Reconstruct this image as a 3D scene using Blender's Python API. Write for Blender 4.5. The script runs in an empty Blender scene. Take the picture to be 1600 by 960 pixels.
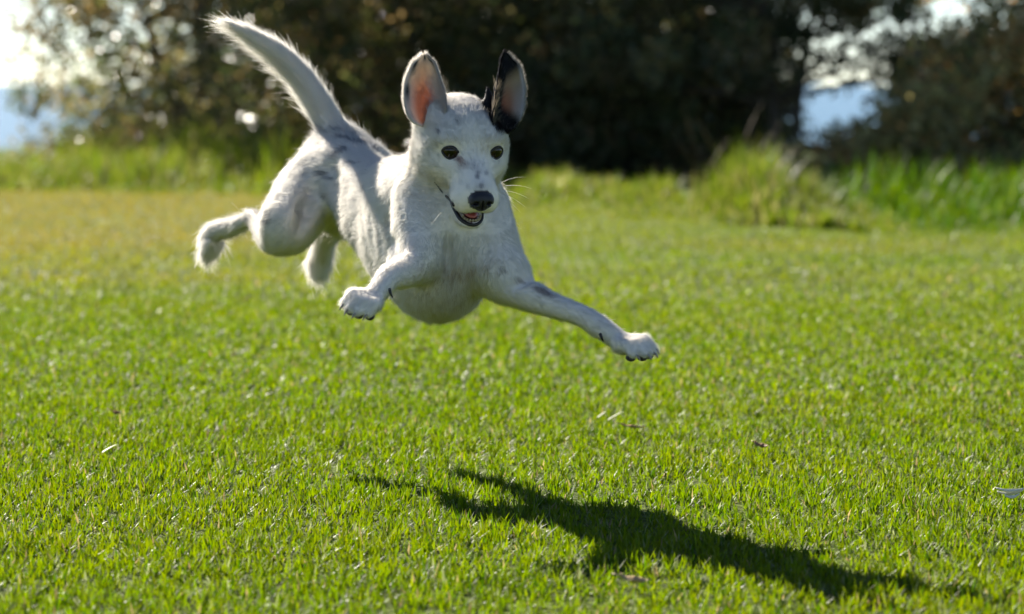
import bpy, math, random, mathutils
import mathutils.kdtree
import numpy as np

# ------------------------------------------------------------------ camera, sky, sun, exposure
scene = bpy.context.scene
COL = scene.collection
EYE_H = 0.457                      # the photographer crouches: lens 46 cm above the lawn
FPX = 5000.0                       # focal length in pixels of the 1600 px wide photograph
CAM_Y = -1.0                       # the lens stands 3.6 m from the dog
PITCH = math.atan(350.0 / FPX)

cam_data = bpy.data.cameras.new('camera')
cam = bpy.data.objects.new('camera', cam_data)
COL.objects.link(cam)
cam.location = (0, CAM_Y, EYE_H)
cam.rotation_euler = (math.pi / 2 - PITCH, 0, 0)
cam_data.sensor_fit = 'HORIZONTAL'
cam_data.sensor_width = 36.0
cam_data.lens = FPX / 1600.0 * 36.0
cam_data.clip_start = 0.05
cam_data.clip_end = 30000.0
cam_data.dof.use_dof = True
cam_data.dof.focus_distance = 3.47
cam_data.dof.aperture_fstop = 7.2
scene.camera = cam

SUN_AZ = math.radians(30.0)        # left of straight behind the dog
SUN_EL = math.radians(29.8)
SUN_DIR = (-math.sin(SUN_AZ) * math.cos(SUN_EL), math.cos(SUN_AZ) * math.cos(SUN_EL), math.sin(SUN_EL))

world = bpy.data.worlds.new('World')
scene.world = world
world.use_nodes = True
wn = world.node_tree
wn.nodes.clear()
sky = wn.nodes.new('ShaderNodeTexSky')
sky.sky_type = 'NISHITA'
sky.sun_disc = False
sky.sun_elevation = SUN_EL
sky.sun_rotation = -SUN_AZ
sky.air_density = 0.7
sky.altitude = 1500
sky.dust_density = 0.2
sky.ozone_density = 0.6
bg = wn.nodes.new('ShaderNodeBackground')
bg.inputs['Strength'].default_value = 0.050
wo = wn.nodes.new('ShaderNodeOutputWorld')
wn.links.new(sky.outputs[0], bg.inputs[0])
wn.links.new(bg.outputs[0], wo.inputs[0])

sun_data = bpy.data.lights.new('sun', 'SUN')
sun_data.energy = 5.0
sun_data.angle = math.radians(0.53)
sun_data.color = (1.0, 0.92, 0.80)
sun = bpy.data.objects.new('sun', sun_data)
COL.objects.link(sun)
from mathutils import Vector
sun.rotation_euler = Vector(SUN_DIR).to_track_quat('Z', 'Y').to_euler()
sun.location = (-6, 6, 8)

scene.view_settings.view_transform = 'Standard'
scene.view_settings.look = 'None'
scene.view_settings.exposure = 1.74
scene.view_settings.gamma = 1.0
scene.view_settings.use_curve_mapping = False
scene.render.engine = 'CYCLES'
scene.cycles.use_denoising = True
scene.cycles.max_bounces = 10
scene.cycles.diffuse_bounces = 8
scene.cycles.transparent_max_bounces = 8
scene.cycles.sample_clamp_indirect = 6.0
scene.render.film_transparent = False

# ------------------------------------------------------------------ helpers
RNG = np.random.default_rng(7)
_CP, _SP = math.cos(PITCH), math.sin(PITCH)


def J(px, py, Y):
    """A real point in the place: at depth Y (metres from the lens) seen at photograph pixel px, py."""
    a, b = (px - 800.0) / FPX, (480.0 - py) / FPX
    d = np.array([a, _CP + b * _SP, -_SP + b * _CP])
    return np.array([0, CAM_Y, EYE_H]) + d * ((Y - CAM_Y) / d[1])


def project(P):
    """World points (n,3) to photograph pixels."""
    q = P - np.array([0, CAM_Y, EYE_H])
    dep = q[:, 1] * _CP - q[:, 2] * _SP
    up = q[:, 1] * _SP + q[:, 2] * _CP
    return np.stack([800 + FPX * q[:, 0] / dep, 480 - FPX * up / dep], 1)


def ground_xy(px, py):
    a, b = (px - 800.0) / FPX, (480.0 - py) / FPX
    d = np.array([a, _CP + b * _SP, -_SP + b * _CP])
    t = EYE_H / -d[2]
    return d[0] * t, CAM_Y + d[1] * t


def hash3(i):
    i = i.astype(np.uint64)
    with np.errstate(over='ignore'):
        n = (i[..., 0] * np.uint64(73856093)) ^ (i[..., 1] * np.uint64(19349663)) ^ (i[..., 2] * np.uint64(83492791))
        n = (n ^ (n >> np.uint64(13))) * np.uint64(1274126177)
        n = n ^ (n >> np.uint64(16))
    return (n & np.uint64(0xffff)).astype(np.float64) / 65535.0


def vnoise(P):
    """Smooth value noise 0..1 at points P (n,3)."""
    P = P + 1000.0
    i0 = np.floor(P).astype(np.int64)
    f = P - i0
    f = f * f * (3 - 2 * f)
    out = 0
    for dx in (0, 1):
        wx = f[:, 0] if dx else 1 - f[:, 0]
        for dy in (0, 1):
            wy = f[:, 1] if dy else 1 - f[:, 1]
            for dz in (0, 1):
                wz = f[:, 2] if dz else 1 - f[:, 2]
                out = out + wx * wy * wz * hash3(i0 + np.array([dx, dy, dz]))
    return out


def link(o, parent=None):
    COL.objects.link(o)
    if parent is not None:
        o.parent = parent
    return o


def tag(o, label=None, category=None, group=None, kind=None):
    if label: o['label'] = label
    if category: o['category'] = category
    if group: o['group'] = group
    if kind: o['kind'] = kind
    return o


def mesh_np(name, V, F, mat=None, parent=None, smooth=True, col=None, extra=None):
    """One mesh object from numpy arrays. F: (n,3) or (n,4) or a list of such arrays. col: per-vertex rgb -> attribute 'Col'."""
    me = bpy.data.meshes.new(name)
    V = np.ascontiguousarray(V, dtype=np.float32)
    Fs = F if isinstance(F, list) else [F]
    Fs = [np.asarray(f, dtype=np.int32) for f in Fs if len(f)]
    nl = sum(f.size for f in Fs)
    nf = sum(len(f) for f in Fs)
    me.vertices.add(len(V)); me.vertices.foreach_set('co', V.ravel())
    me.loops.add(nl); me.loops.foreach_set('vertex_index', np.concatenate([f.ravel() for f in Fs]))
    starts, s = [], 0
    for f in Fs:
        k = f.shape[1]
        starts.append(s + np.arange(len(f)) * k); s += f.size
    me.polygons.add(nf); me.polygons.foreach_set('loop_start', np.concatenate(starts).astype(np.int32))
    me.polygons.foreach_set('use_smooth', np.full(nf, smooth, dtype=bool))
    me.update(calc_edges=True)
    if col is not None:
        a = me.attributes.new('Col', 'FLOAT_COLOR', 'POINT')
        c = np.ones((len(V), 4), dtype=np.float32); c[:, :3] = col
        a.data.foreach_set('color', c.ravel())
    if extra:
        for k, v in extra.items():
            a = me.attributes.new(k, 'FLOAT', 'POINT')
            a.data.foreach_set('value', np.asarray(v, dtype=np.float32))
    me.validate()
    o = bpy.data.objects.new(name, me)
    if mat is not None:
        me.materials.append(mat)
    return link(o, parent)


class NT:
    def __init__(self, name):
        self.m = bpy.data.materials.new(name)
        self.m.use_nodes = True
        self.t = self.m.node_tree
        self.t.nodes.clear()
        self.out = self.t.nodes.new('ShaderNodeOutputMaterial')

    def n(self, kind, **kw):
        nd = self.t.nodes.new('ShaderNode' + kind)
        for k, v in kw.items():
            if k.startswith('i_'):
                key = k[2:]
                key = int(key) if key.isdigit() else key.replace('_', ' ')
                nd.inputs[key].default_value = v
            else:
                setattr(nd, k, v)
        return nd

    def l(self, a, b):
        self.t.links.new(a, b)

    def surf(self, sock):
        self.l(sock, self.out.inputs['Surface'])
        return self.m
N_FUR = 380000      # hairs on the body
GRASS_K = 1.0
# ================================================================== the place: clifftop lawn, sea, long grass, bushes
# ---- ground: one sheet, level lawn that falls away to the sea behind the bushes
gx = np.linspace(-160, 160, 33)
gy = np.concatenate([np.linspace(-40, 21, 62), np.array([22, 23, 24, 25, 27, 29, 32, 35, 39, 45.])])
gz = np.where(gy <= 21, 0, -11 * (1 - np.exp(-(np.maximum(gy - 21, 0) / 7) ** 1.6)))
X, Yg = np.meshgrid(gx, gy, indexing='ij')
V = np.stack([X, Yg, np.broadcast_to(gz, X.shape)], -1).reshape(-1, 3)
I = np.arange(len(V)).reshape(X.shape)
q = np.stack([I[:-1, :-1], I[1:, :-1], I[1:, 1:], I[:-1, 1:]], -1).reshape(-1, 4)
m = NT('lawn_soil')
tc = m.n('TexCoord'); n1 = m.n('TexNoise', i_Scale=2.2, i_Detail=8.0); n2 = m.n('TexNoise', i_Scale=60.0, i_Detail=6.0)
m.l(tc.outputs['Object'], n1.inputs['Vector']); m.l(tc.outputs['Object'], n2.inputs['Vector'])
r1 = m.n('ValToRGB'); r1.color_ramp.elements[0].color = (.070, .108, .008, 1); r1.color_ramp.elements[1].color = (.120, .165, .012, 1)
r1.color_ramp.elements[0].position = .35; r1.color_ramp.elements[1].position = .7
r2 = m.n('ValToRGB'); r2.color_ramp.elements[0].color = (.35, .32, .25, 1); r2.color_ramp.elements[1].color = (1, 1, 1, 1)
r2.color_ramp.elements[0].position = .35; r2.color_ramp.elements[1].position = .65
mu = m.n('MixRGB', blend_type='MULTIPLY'); mu.inputs[0].default_value = .8
m.l(n1.outputs['Fac'], r1.inputs[0]); m.l(n2.outputs['Fac'], r2.inputs[0]); m.l(r1.outputs[0], mu.inputs[1]); m.l(r2.outputs[0], mu.inputs[2])
b = m.n('BsdfPrincipled', i_Roughness=.95); b.inputs['Specular IOR Level'].default_value = .1
bp = m.n('Bump', i_Strength=.8, i_Distance=.02); m.l(n2.outputs['Fac'], bp.inputs['Height']); m.l(bp.outputs[0], b.inputs['Normal'])
m.l(mu.outputs[0], b.inputs['Base Color'])
tag(mesh_np('ground', V, q, m.surf(b.outputs[0])), 'level lawn ground that falls away behind the bushes', 'ground', kind='structure')

# ---- sea
sx = 22000.
V = np.array([[-sx, 31, -9.], [sx, 31, -9.], [sx, 22000, -9.], [-sx, 22000, -9.]])
m = NT('sea_water')
tc = m.n('TexCoord'); mp = m.n('Mapping'); mp.inputs['Scale'].default_value = (.12, .5, 1)
nz = m.n('TexNoise', i_Scale=1.0, i_Detail=9.0, i_Roughness=.65); bp = m.n('Bump', i_Strength=.6, i_Distance=.5)
m.l(tc.outputs['Object'], mp.inputs[0]); m.l(mp.outputs[0], nz.inputs['Vector']); m.l(nz.outputs['Fac'], bp.inputs['Height'])
b = m.n('BsdfPrincipled', i_Roughness=.25); b.inputs['Base Color'].default_value = (.055, .12, .17, 1); b.inputs['IOR'].default_value = 1.33
m.l(bp.outputs[0], b.inputs['Normal'])
tag(mesh_np('sea', V, np.array([[0, 1, 2, 3]]), m.surf(b.outputs[0]), smooth=False), 'pale blue sea beyond the bushes', 'sea', kind='structure')


# ---- grass blades
def leaf_material(name, transl=.45, rough=.42, spec=.45):
    m = NT(name)
    ca = m.n('Attribute', attribute_name='Col')
    b = m.n('BsdfPrincipled', i_Roughness=rough); b.inputs['Specular IOR Level'].default_value = spec
    tr = m.n('BsdfTranslucent'); mx = m.n('MixShader'); mx.inputs[0].default_value = transl
    hs = m.n('HueSaturation'); hs.inputs['Saturation'].default_value = 1.12; hs.inputs['Value'].default_value = 1.5
    m.l(ca.outputs['Color'], b.inputs['Base Color']); m.l(ca.outputs['Color'], hs.inputs['Color']); m.l(hs.outputs[0], tr.inputs['Color'])
    m.l(b.outputs[0], mx.inputs[1]); m.l(tr.outputs[0], mx.inputs[2])
    return m.surf(mx.outputs[0])


def blades(P, L, Wd, az, lean, bend, face, C, lev=4):
    """P roots (n,3); each blade a tapered strip of lev rings, the last a point."""
    n = len(P)
    d = np.stack([np.cos(az), np.sin(az), np.zeros(n)], 1)
    s = np.stack([np.cos(face), np.sin(face), np.zeros(n)], 1)
    up = np.array([0, 0, 1.])
    V = []
    for k in range(lev):
        t = k / (lev - 1)
        ang = lean + bend * t
        # integrate a circular arc
        if k == 0:
            c = P.copy()
        else:
            am = lean + bend * (t - .5 / (lev - 1))
            c = c + (L / (lev - 1))[:, None] * (np.sin(am)[:, None] * d + np.cos(am)[:, None] * up)
        if k < lev - 1:
            w = Wd * (.75 + .45 * t if t < .5 else 1.05 * (1.12 - t) / .62) * .5
            V += [c - s * w[:, None], c + s * w[:, None]]
        else:
            V += [c]
    m_ = 2 * (lev - 1) + 1
    A = np.stack(V, 1).reshape(-1, 3)
    base = (np.arange(n) * m_)[:, None]
    Q = [base + np.array([2 * k, 2 * k + 1, 2 * k + 3, 2 * k + 2]) for k in range(lev - 2)]
    T = base + np.array([2 * (lev - 2), 2 * (lev - 2) + 1, m_ - 1])
    F = ([np.vstack(Q)] if Q else []) + [T]
    return A, F, np.repeat(C, m_, 0)


def lawn_edge(x):
    """Depth at which the mown lawn ends, left to right."""
    return np.interp(x, [-6, -2.2, -1.2, -.3, .3, .75, 1.3, 2.0, 6], [13.2, 12.6, 12.2, 11.2, 10.4, 9.4, 8.8, 9.0, 9.1])


rng = np.random.default_rng(21)
grass_mat = leaf_material('grass_blade', .50, .50, .20)


def lawn_colour(P, rng):
    n = len(P)
    g = np.array([.150, .250, .006]); y = np.array([.235, .292, .008]); dk = np.array([.070, .150, .010]); dry = np.array([.40, .32, .16]); pale = np.array([.30, .34, .16])
    a = vnoise(np.c_[P[:, :2] / .35, np.zeros(n)]); b = vnoise(np.c_[P[:, :2] / .07 + 50, np.zeros(n)])
    w = np.clip(.12 + .55 * a + .35 * (b - .5) + .30 * rng.normal(size=n), 0, 1)[:, None]
    C = g + (y - g) * w
    C = np.where((rng.random(n) < .12)[:, None], dk, C)
    C = np.where((rng.random(n) < .04)[:, None], pale, C)
    C = np.where((rng.random(n) < .022)[:, None], dry, C)
    # worn, straw-coloured sward on the far left and a fainter patch on the right
    yy = (P[:, 1] + 1) / 1.39
    d2 = np.clip((yy - 4.6) / 2.6, 0, 1) * np.clip((.2 - P[:, 0]) / 1.2, 0, 1)
    d3 = np.clip((yy - 4.2) / 2.0, 0, 1) * .45 * vnoise(np.c_[P[:, :2] / .8 + 9, np.zeros(n)])
    far = (np.clip(d2 + d3, 0, 1) * (.62 + .6 * vnoise(np.c_[P[:, :2] / np.array([.9, .5]) + 3, np.zeros(n)])))[:, None].clip(0, .85)
    straw = np.array([.420, .295, .085])
    C = C + (straw - C) * far * (.4 + .6 * rng.random(n))[:, None]
    return C * (.42 + .25 * rng.random(n))[:, None]


zones = [(1.0, 2.2, 62000, 1.0, 3), (2.2, 3.6, 52000, 1.0, 3), (3.6, 5.7, 21000, 1.5, 3), (5.7, 13.2, 5400, 2.4, 3), (-.8, 13.2, 2600, 3.6, 2)]
AV, AF4, AF3, AC, o0 = [], [], [], [], 0
for y0, y1, dn, ws, lev in zones:
    side = lev == 2                                     # thinner sward beyond both sides of the picture
    hw = .168 * (y1 + 1) + (3.2 if side else .40)
    n = int(dn * 2 * hw * (y1 - y0) * GRASS_K)
    P = np.stack([rng.uniform(-hw, hw, n), rng.uniform(y0, y1, n), np.full(n, -.003)], 1)
    inner = (np.abs(P[:, 0]) < .168 * (P[:, 1] + 1) + .40) & (P[:, 1] > 1.0)
    P = P[(~inner if side else inner) & (P[:, 1] < lawn_edge(P[:, 0]) + .25)]
    # tufts: pull blades towards clump centres
    cell = np.floor(P[:, :2] / .035); cc = (cell + np.stack([hash3(np.c_[cell + 500, np.full(len(P), k)].astype(np.int64)) for k in (1, 2)], 1)) * .035
    P[:, :2] += (cc - P[:, :2]) * (.40 * rng.random(len(P)))[:, None]
    n = len(P)
    tall = vnoise(np.c_[P[:, :2] / .10 + 20, np.zeros(n)])
    L = (.007 + .009 * rng.random(n) ** 1.4 + .007 * tall) * np.where(rng.random(n) < .03, 1.35, 1)
    L *= np.interp(P[:, 1], [5.5, 9.5], [1, .72])
    Wd = (.0013 + .0013 * rng.random(n)) * ws
    az = rng.uniform(0, 2 * math.pi, n)
    flat = rng.random(n) < .30
    lean = np.where(flat, rng.uniform(.7, 1.25, n), np.abs(rng.normal(0, .46, n)))
    bend = np.where(flat, rng.uniform(-.2, .5, n), np.abs(rng.normal(.25, .40, n)))
    fc = az + math.pi / 2 + rng.normal(0, .5, n)
    A, F, C = blades(P, L, Wd, az, lean, bend, fc, lawn_colour(P, rng), lev)
    AV.append(A); AC.append(C)
    for f in F:
        (AF4 if f.shape[1] == 4 else AF3).append(f + o0)
    o0 += len(A)
tag(mesh_np('lawn_grass', np.vstack(AV), [np.vstack(AF4), np.vstack(AF3)], grass_mat, col=np.vstack(AC)), 'short sunlit green lawn grass under the dog', 'grass', kind='stuff')


def tall_patch(name, label, n, xr, depth, hfun, seed, cols, wid=(.004, .008)):
    rng = np.random.default_rng(seed)
    x = rng.uniform(xr[0], xr[1], n)
    P = np.stack([x, lawn_edge(x) - .35 * vnoise(np.c_[x / .3, np.full(n, 2.), np.zeros(n)]) + depth[0] + (depth[1] - depth[0]) * rng.random(n) ** 1.2, np.full(n, -.005)], 1)
    cell = np.floor(P[:, :2] / .16); cc = (cell + np.stack([hash3(np.c_[cell + 500, np.full(n, k)].astype(np.int64)) for k in (3, 4)], 1)) * .16
    P[:, :2] += (cc - P[:, :2]) * (.6 * rng.random(n))[:, None]
    hh = hfun(P) * (.30 + 1.25 * vnoise(np.c_[P[:, :2] / np.array([.20, .5]), np.zeros(n)])) * np.interp(P[:, 1] - lawn_edge(P[:, 0]), [0, .4, .9, 1.4], [.16, .45, .85, 1.0])
    L = hh * (.55 + .6 * rng.random(n))
    az = rng.uniform(0, 2 * math.pi, n)
    C = np.array(cols)[rng.integers(0, len(cols), n)] * (.42 + .32 * rng.random(n))[:, None]
    A, F, C = blades(P, L, rng.uniform(*wid, n), az, np.abs(rng.normal(.12, .16, n)), np.abs(rng.normal(.5, .45, n)), az + math.pi / 2, C, 4)
    tag(mesh_np(name, A, F, grass_mat, col=C), label, 'grass', kind='stuff')


GREENS = [(.14, .21, .025), (.18, .24, .030), (.23, .26, .040), (.10, .16, .024), (.32, .30, .12)]
tall_patch('long_grass', 'long bright green grass along the lawn edge on the left', 16000, (-3.6, .05), (0, 2.6), lambda P: np.interp(P[:, 0], [-4, -2.3, -1.2, -.5, .1], [.19, .20, .23, .18, .08]), 31, GREENS)
tall_patch('long_grass', 'low green grass along the lawn edge right of the dog', 5000, (0.0, .62), (0, 2.2), lambda P: np.interp(P[:, 0], [0, .1, .3, .62], [.12, .16, .10, .12]), 32, GREENS)
tall_patch('grass_tussock', 'bright green grass tussock against the dark gap in the bushes', 7000, (.42, 1.25), (0, 1.3), lambda P: np.interp(P[:, 0], [.5, .68, .8, 1.0, 1.12], [.12, .24, .36, .28, .16]), 33, GREENS)
tall_patch('long_grass', 'long green grass along the lawn edge on the right', 12000, (1.05, 4.2), (0, 2.2), lambda P: np.interp(P[:, 0], [1.05, 1.4, 2.0, 4], [.16, .16, .17, .19]), 34, [(.07, .15, .012), (.10, .18, .012), (.14, .20, .016), (.05, .11, .014)])


# ---- bushes and small trees: trunk with limbs, crown of separate leaves
bark = NT('bark'); tc = bark.n('TexCoord'); nz = bark.n('TexNoise', i_Scale=35.0, i_Detail=8.0)
rm = bark.n('ValToRGB'); rm.color_ramp.elements[0].color = (.030, .024, .018, 1); rm.color_ramp.elements[1].color = (.13, .105, .080, 1)
bb = bark.n('BsdfPrincipled', i_Roughness=.9); bpn = bark.n('Bump', i_Strength=.7, i_Distance=.01)
bark.l(tc.outputs['Object'], nz.inputs['Vector']); bark.l(nz.outputs['Fac'], rm.inputs[0]); bark.l(rm.outputs[0], bb.inputs['Base Color'])
bark.l(nz.outputs['Fac'], bpn.inputs['Height']); bark.l(bpn.outputs[0], bb.inputs['Normal'])
bark_mat = bark.surf(bb.outputs[0])
leaf_mat = leaf_material('bush_leaf', .45, .30, .5)


def tube_tree(P, r, k=7):
    P = np.asarray(P, float); n = len(P)
    t = np.gradient(P, axis=0); t /= np.maximum(np.linalg.norm(t, axis=1, keepdims=True), 1e-9)
    a = np.cross(t, np.array([.91, .2, .3])); a /= np.linalg.norm(a, axis=1, keepdims=True); b_ = np.cross(t, a)
    ang = np.linspace(0, 2 * math.pi, k, endpoint=False)
    V = (P[:, None] + np.asarray(r)[:, None, None] * (a[:, None] * np.cos(ang)[:, None] + b_[:, None] * np.sin(ang)[:, None])).reshape(-1, 3)
    I = np.arange(n * k).reshape(n, k)
    return V, np.stack([I[:-1], np.roll(I, -1, 1)[:-1], np.roll(I, -1, 1)[1:], I[1:]], -1).reshape(-1, 4)


def bush(name, label, cx, cy, rx, ry, z0, z1, nclump, nleaf, cols, seed, leaf=(.035, .06), trunk_r=.028, clump_r=.16, zbias=1.7, shape=None, cat='bush'):
    rng = np.random.default_rng(seed)
    root = bpy.data.objects.new(name, None); link(root); root.location = (cx, cy, 0)
    tag(root, label, cat, 'bushes and trees behind the lawn')
    # clump centres through an uneven ellipsoid, few in its middle
    cen = []
    zc, zr = (z0 + z1) / 2, (z1 - z0) / 2
    while len(cen) < nclump:
        p = rng.uniform(-1, 1, 3); u = rng.random() ** zbias
        if math.hypot(p[0], p[1]) > 1 - .45 * u ** 3: continue
        w = np.array([p[0] * rx, p[1] * ry, z0 + (z1 - z0) * u])
        if w[2] < z0 * .6 or (shape is not None and not shape(w[0] + cx, w[1] + cy, w[2])): continue
        cen.append(w)
    cen = np.array(cen)
    # trunk and limbs
    TV, TF, o = [], [], 0
    nst = rng.integers(2, 4)
    stems = []
    for s in range(nst):
        a = rng.uniform(0, 6.28); tip = np.array([rx * .35 * math.cos(a), ry * .35 * math.sin(a), zc + zr * .5])
        b0 = np.array([.06 * math.cos(a), .06 * math.sin(a), -.05])
        K = np.array([b0, b0 * .4 + tip * .3 + rng.normal(0, .06, 3), tip * .7 + rng.normal(0, .06, 3), tip])
        t = np.linspace(0, 1, 10)[:, None]
        P = (1 - t) ** 3 * K[0] + 3 * t * (1 - t) ** 2 * K[1] + 3 * t * t * (1 - t) * K[2] + t ** 3 * K[3]
        stems.append(P)
        V, q = tube_tree(P, np.linspace(trunk_r, trunk_r * .35, 10)); TV.append(V); TF.append(q + o); o += len(V)
    for c in cen[::2]:
        P0 = stems[rng.integers(nst)]
        k = np.argmin(np.linalg.norm(P0 - c * np.array([.5, .5, .65]), axis=1)); a0 = P0[k]
        mid = (a0 + c) / 2 + rng.normal(0, .05, 3) + np.array([0, 0, .05])
        t = np.linspace(0, 1, 6)[:, None]; P = (1 - t) ** 2 * a0 + 2 * t * (1 - t) * mid + t * t * c
        V, q = tube_tree(P, np.linspace(trunk_r * .35, .004, 6), 5); TV.append(V); TF.append(q + o); o += len(V)
    mesh_np('trunk', np.vstack(TV), np.vstack(TF), bark_mat, root)
    # leaves
    ci = rng.integers(0, nclump, nleaf)
    size = clump_r * (.6 + .9 * rng.random(nclump))[ci]
    g = rng.normal(size=(nleaf, 3)); g /= np.linalg.norm(g, axis=1, keepdims=True)
    P = cen[ci] + g * (size * rng.random(nleaf) ** .55)[:, None] * np.array([1.1, 1.1, .8])
    ok = P[:, 2] > .01
    P, g, ci = P[ok], g[ok], ci[ok]; n = len(P)
    Ld = rng.uniform(*leaf, n); Wd = Ld * rng.uniform(.38, .6, n)
    big = np.clip((P[:, 2] - 1.1) / .5, 0, 1); Ld *= 1 + 1.2 * big; Wd *= 1 + 1.2 * big
    ax = g + rng.normal(0, .6, (n, 3)) + np.array([0, 0, -.15]); ax /= np.linalg.norm(ax, axis=1, keepdims=True)
    sd = np.cross(ax, rng.normal(size=(n, 3))); sd /= np.linalg.norm(sd, axis=1, keepdims=True)
    nn = np.cross(ax, sd)
    a = P; t_ = P + ax * Ld[:, None]; m1 = P + ax * (Ld * .45)[:, None]
    fold = nn * (Wd * .22)[:, None]
    V = np.stack([a, m1 + sd * Wd[:, None] * .5 + fold, t_, m1 - sd * Wd[:, None] * .5 + fold], 1).reshape(-1, 3)
    base = (np.arange(n) * 4)[:, None]
    T = np.vstack([base + np.array([0, 1, 2]), base + np.array([0, 2, 3])])
    cols = np.array(cols)
    cc = (rng.integers(0, len(cols), nclump)[ci] * 1)
    pick = np.where(rng.random(n) < .6, cc, rng.integers(0, len(cols), n))
    C = (LK if seed not in (46, 47) else LK * 1.25) * cols[pick] * (.6 + .8 * rng.random(n))[:, None] * (.75 + .5 * rng.random(nclump))[ci][:, None]
    mesh_np('crown', V, T, leaf_mat, root, smooth=False, col=np.repeat(C, 4, 0))
    return root


LK = 1.9
OLIVE = [(.050, .060, .020), (.075, .075, .028), (.040, .050, .018), (.10, .085, .035), (.030, .042, .016), (.11, .080, .038)]
DARK = [(.036, .050, .022), (.050, .056, .024), (.030, .042, .018), (.068, .062, .028), (.085, .066, .032)]
BROWN = [(.115, .110, .045), (.085, .085, .036), (.14, .125, .058), (.065, .070, .030), (.18, .110, .045)]
S = lambda px, Y: (px - 800) / FPX * (Y + 1)
random.seed(4)
G1, G2 = S(1185, 14.5), S(1450, 14.5)
bush('wild_bush', 'olive brown bush at the left end, its ragged edge against the sea', S(312, 15.5), 15.5, .90, .9, .05, 1.9, 180, 23000, OLIVE, 41, clump_r=.17)
bush('wild_bush', 'dark olive bush behind the tail and head of the dog', S(640, 16), 16, .95, 1.0, .05, 2.0, 180, 26000, OLIVE, 42, clump_r=.21)
bush('wild_bush', 'nearly black dense bush right of the black ear', S(930, 15.7), 15.7, .80, 1.0, .03, 1.9, 190, 32000, DARK, 43, clump_r=.21)
bush('wild_bush', 'dark bush filling the shade behind the tussock', S(1075, 16.2), 16.2, .50, .8, .03, 1.8, 120, 20000, DARK, 44, clump_r=.17)
gap = lambda x, y, z: not (G1 - .05 < x < G2 and z < .74 + .10 * (x - G1) and random.random() > .32) and z < 2.2
bush('dark_tree', 'dark tree overhanging the pale gap, boughs along the top edge', S(1240, 14.4), 14.6, 1.05, .8, .50, 2.0, 120, 16000, DARK, 45, clump_r=.13, zbias=1.5, shape=gap, trunk_r=.026, cat='tree')
low = lambda x, y, z: z < np.interp(x, [S(k, 13.5) for k in (1180, 1240, 1330, 1420, 1500, 1600)], [.05, .14, .24, .42, .64, 1.0])
bush('wild_bush', 'low olive bush at the right below the pale gap', S(1440, 13.5), 13.6, .80, .5, .03, 1.0, 110, 11000, BROWN, 46, clump_r=.13, zbias=1.2, shape=low)
bush('wild_bush', 'tall olive brown bush at the right edge of the picture', S(1690, 14), 14.2, .75, .7, .05, 1.9, 140, 17000, BROWN, 47, clump_r=.17)
bush('wild_bush', 'dark bush in the second row, seen between the tail and the left ear', S(480, 18), 18.4, .95, .8, .05, 2.2, 130, 15000, OLIVE, 49, leaf=(.05, .09), clump_r=.25)
bush('wild_bush', 'dark bush in the second row, seen above the head of the dog', S(790, 18), 18.6, .95, .8, .05, 2.2, 130, 18000, DARK, 50, leaf=(.05, .09), clump_r=.25)
bush('wild_bush', 'dark bush in the second row beside the pale gap', S(1060, 18), 18.5, .60, .8, .05, 2.2, 100, 14000, DARK, 51, leaf=(.05, .09), clump_r=.22)

# dry stalks standing in front of the dark gap
st_mat = simple_stalk = leaf_material('dry_stalk', .25, .6, .2)
root = bpy.data.objects.new('dry_grass_tuft', None); link(root); root.location = (S(1120, 10.6), 10.6, 0)
tag(root, 'tuft of dry brown grass stalks in front of the dark gap', 'dry grass')
rng = np.random.default_rng(5)
for k in range(9):
    x0 = rng.uniform(-.10, .16); tipx = x0 + rng.uniform(-.12, .12); hh = rng.uniform(.26, .42)
    t = np.linspace(0, 1, 7)[:, None]
    P = np.array([x0, rng.uniform(-.1, .1), 0]) + t * np.array([tipx - x0, rng.uniform(-.05, .05), hh]) + t * t * np.array([.04 * np.sign(tipx - x0), 0, -.02])
    V, q = tube_tree(P, np.interp(np.linspace(0, 1, 7), [0, .7, .85, 1], [.0022, .0016, .0045, .001]), 5)
    mesh_np('stalk', V, q, st_mat, root, col=np.tile(np.array([.11, .08, .04]) * rng.uniform(.6, 1.2), (len(V), 1)))
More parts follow.
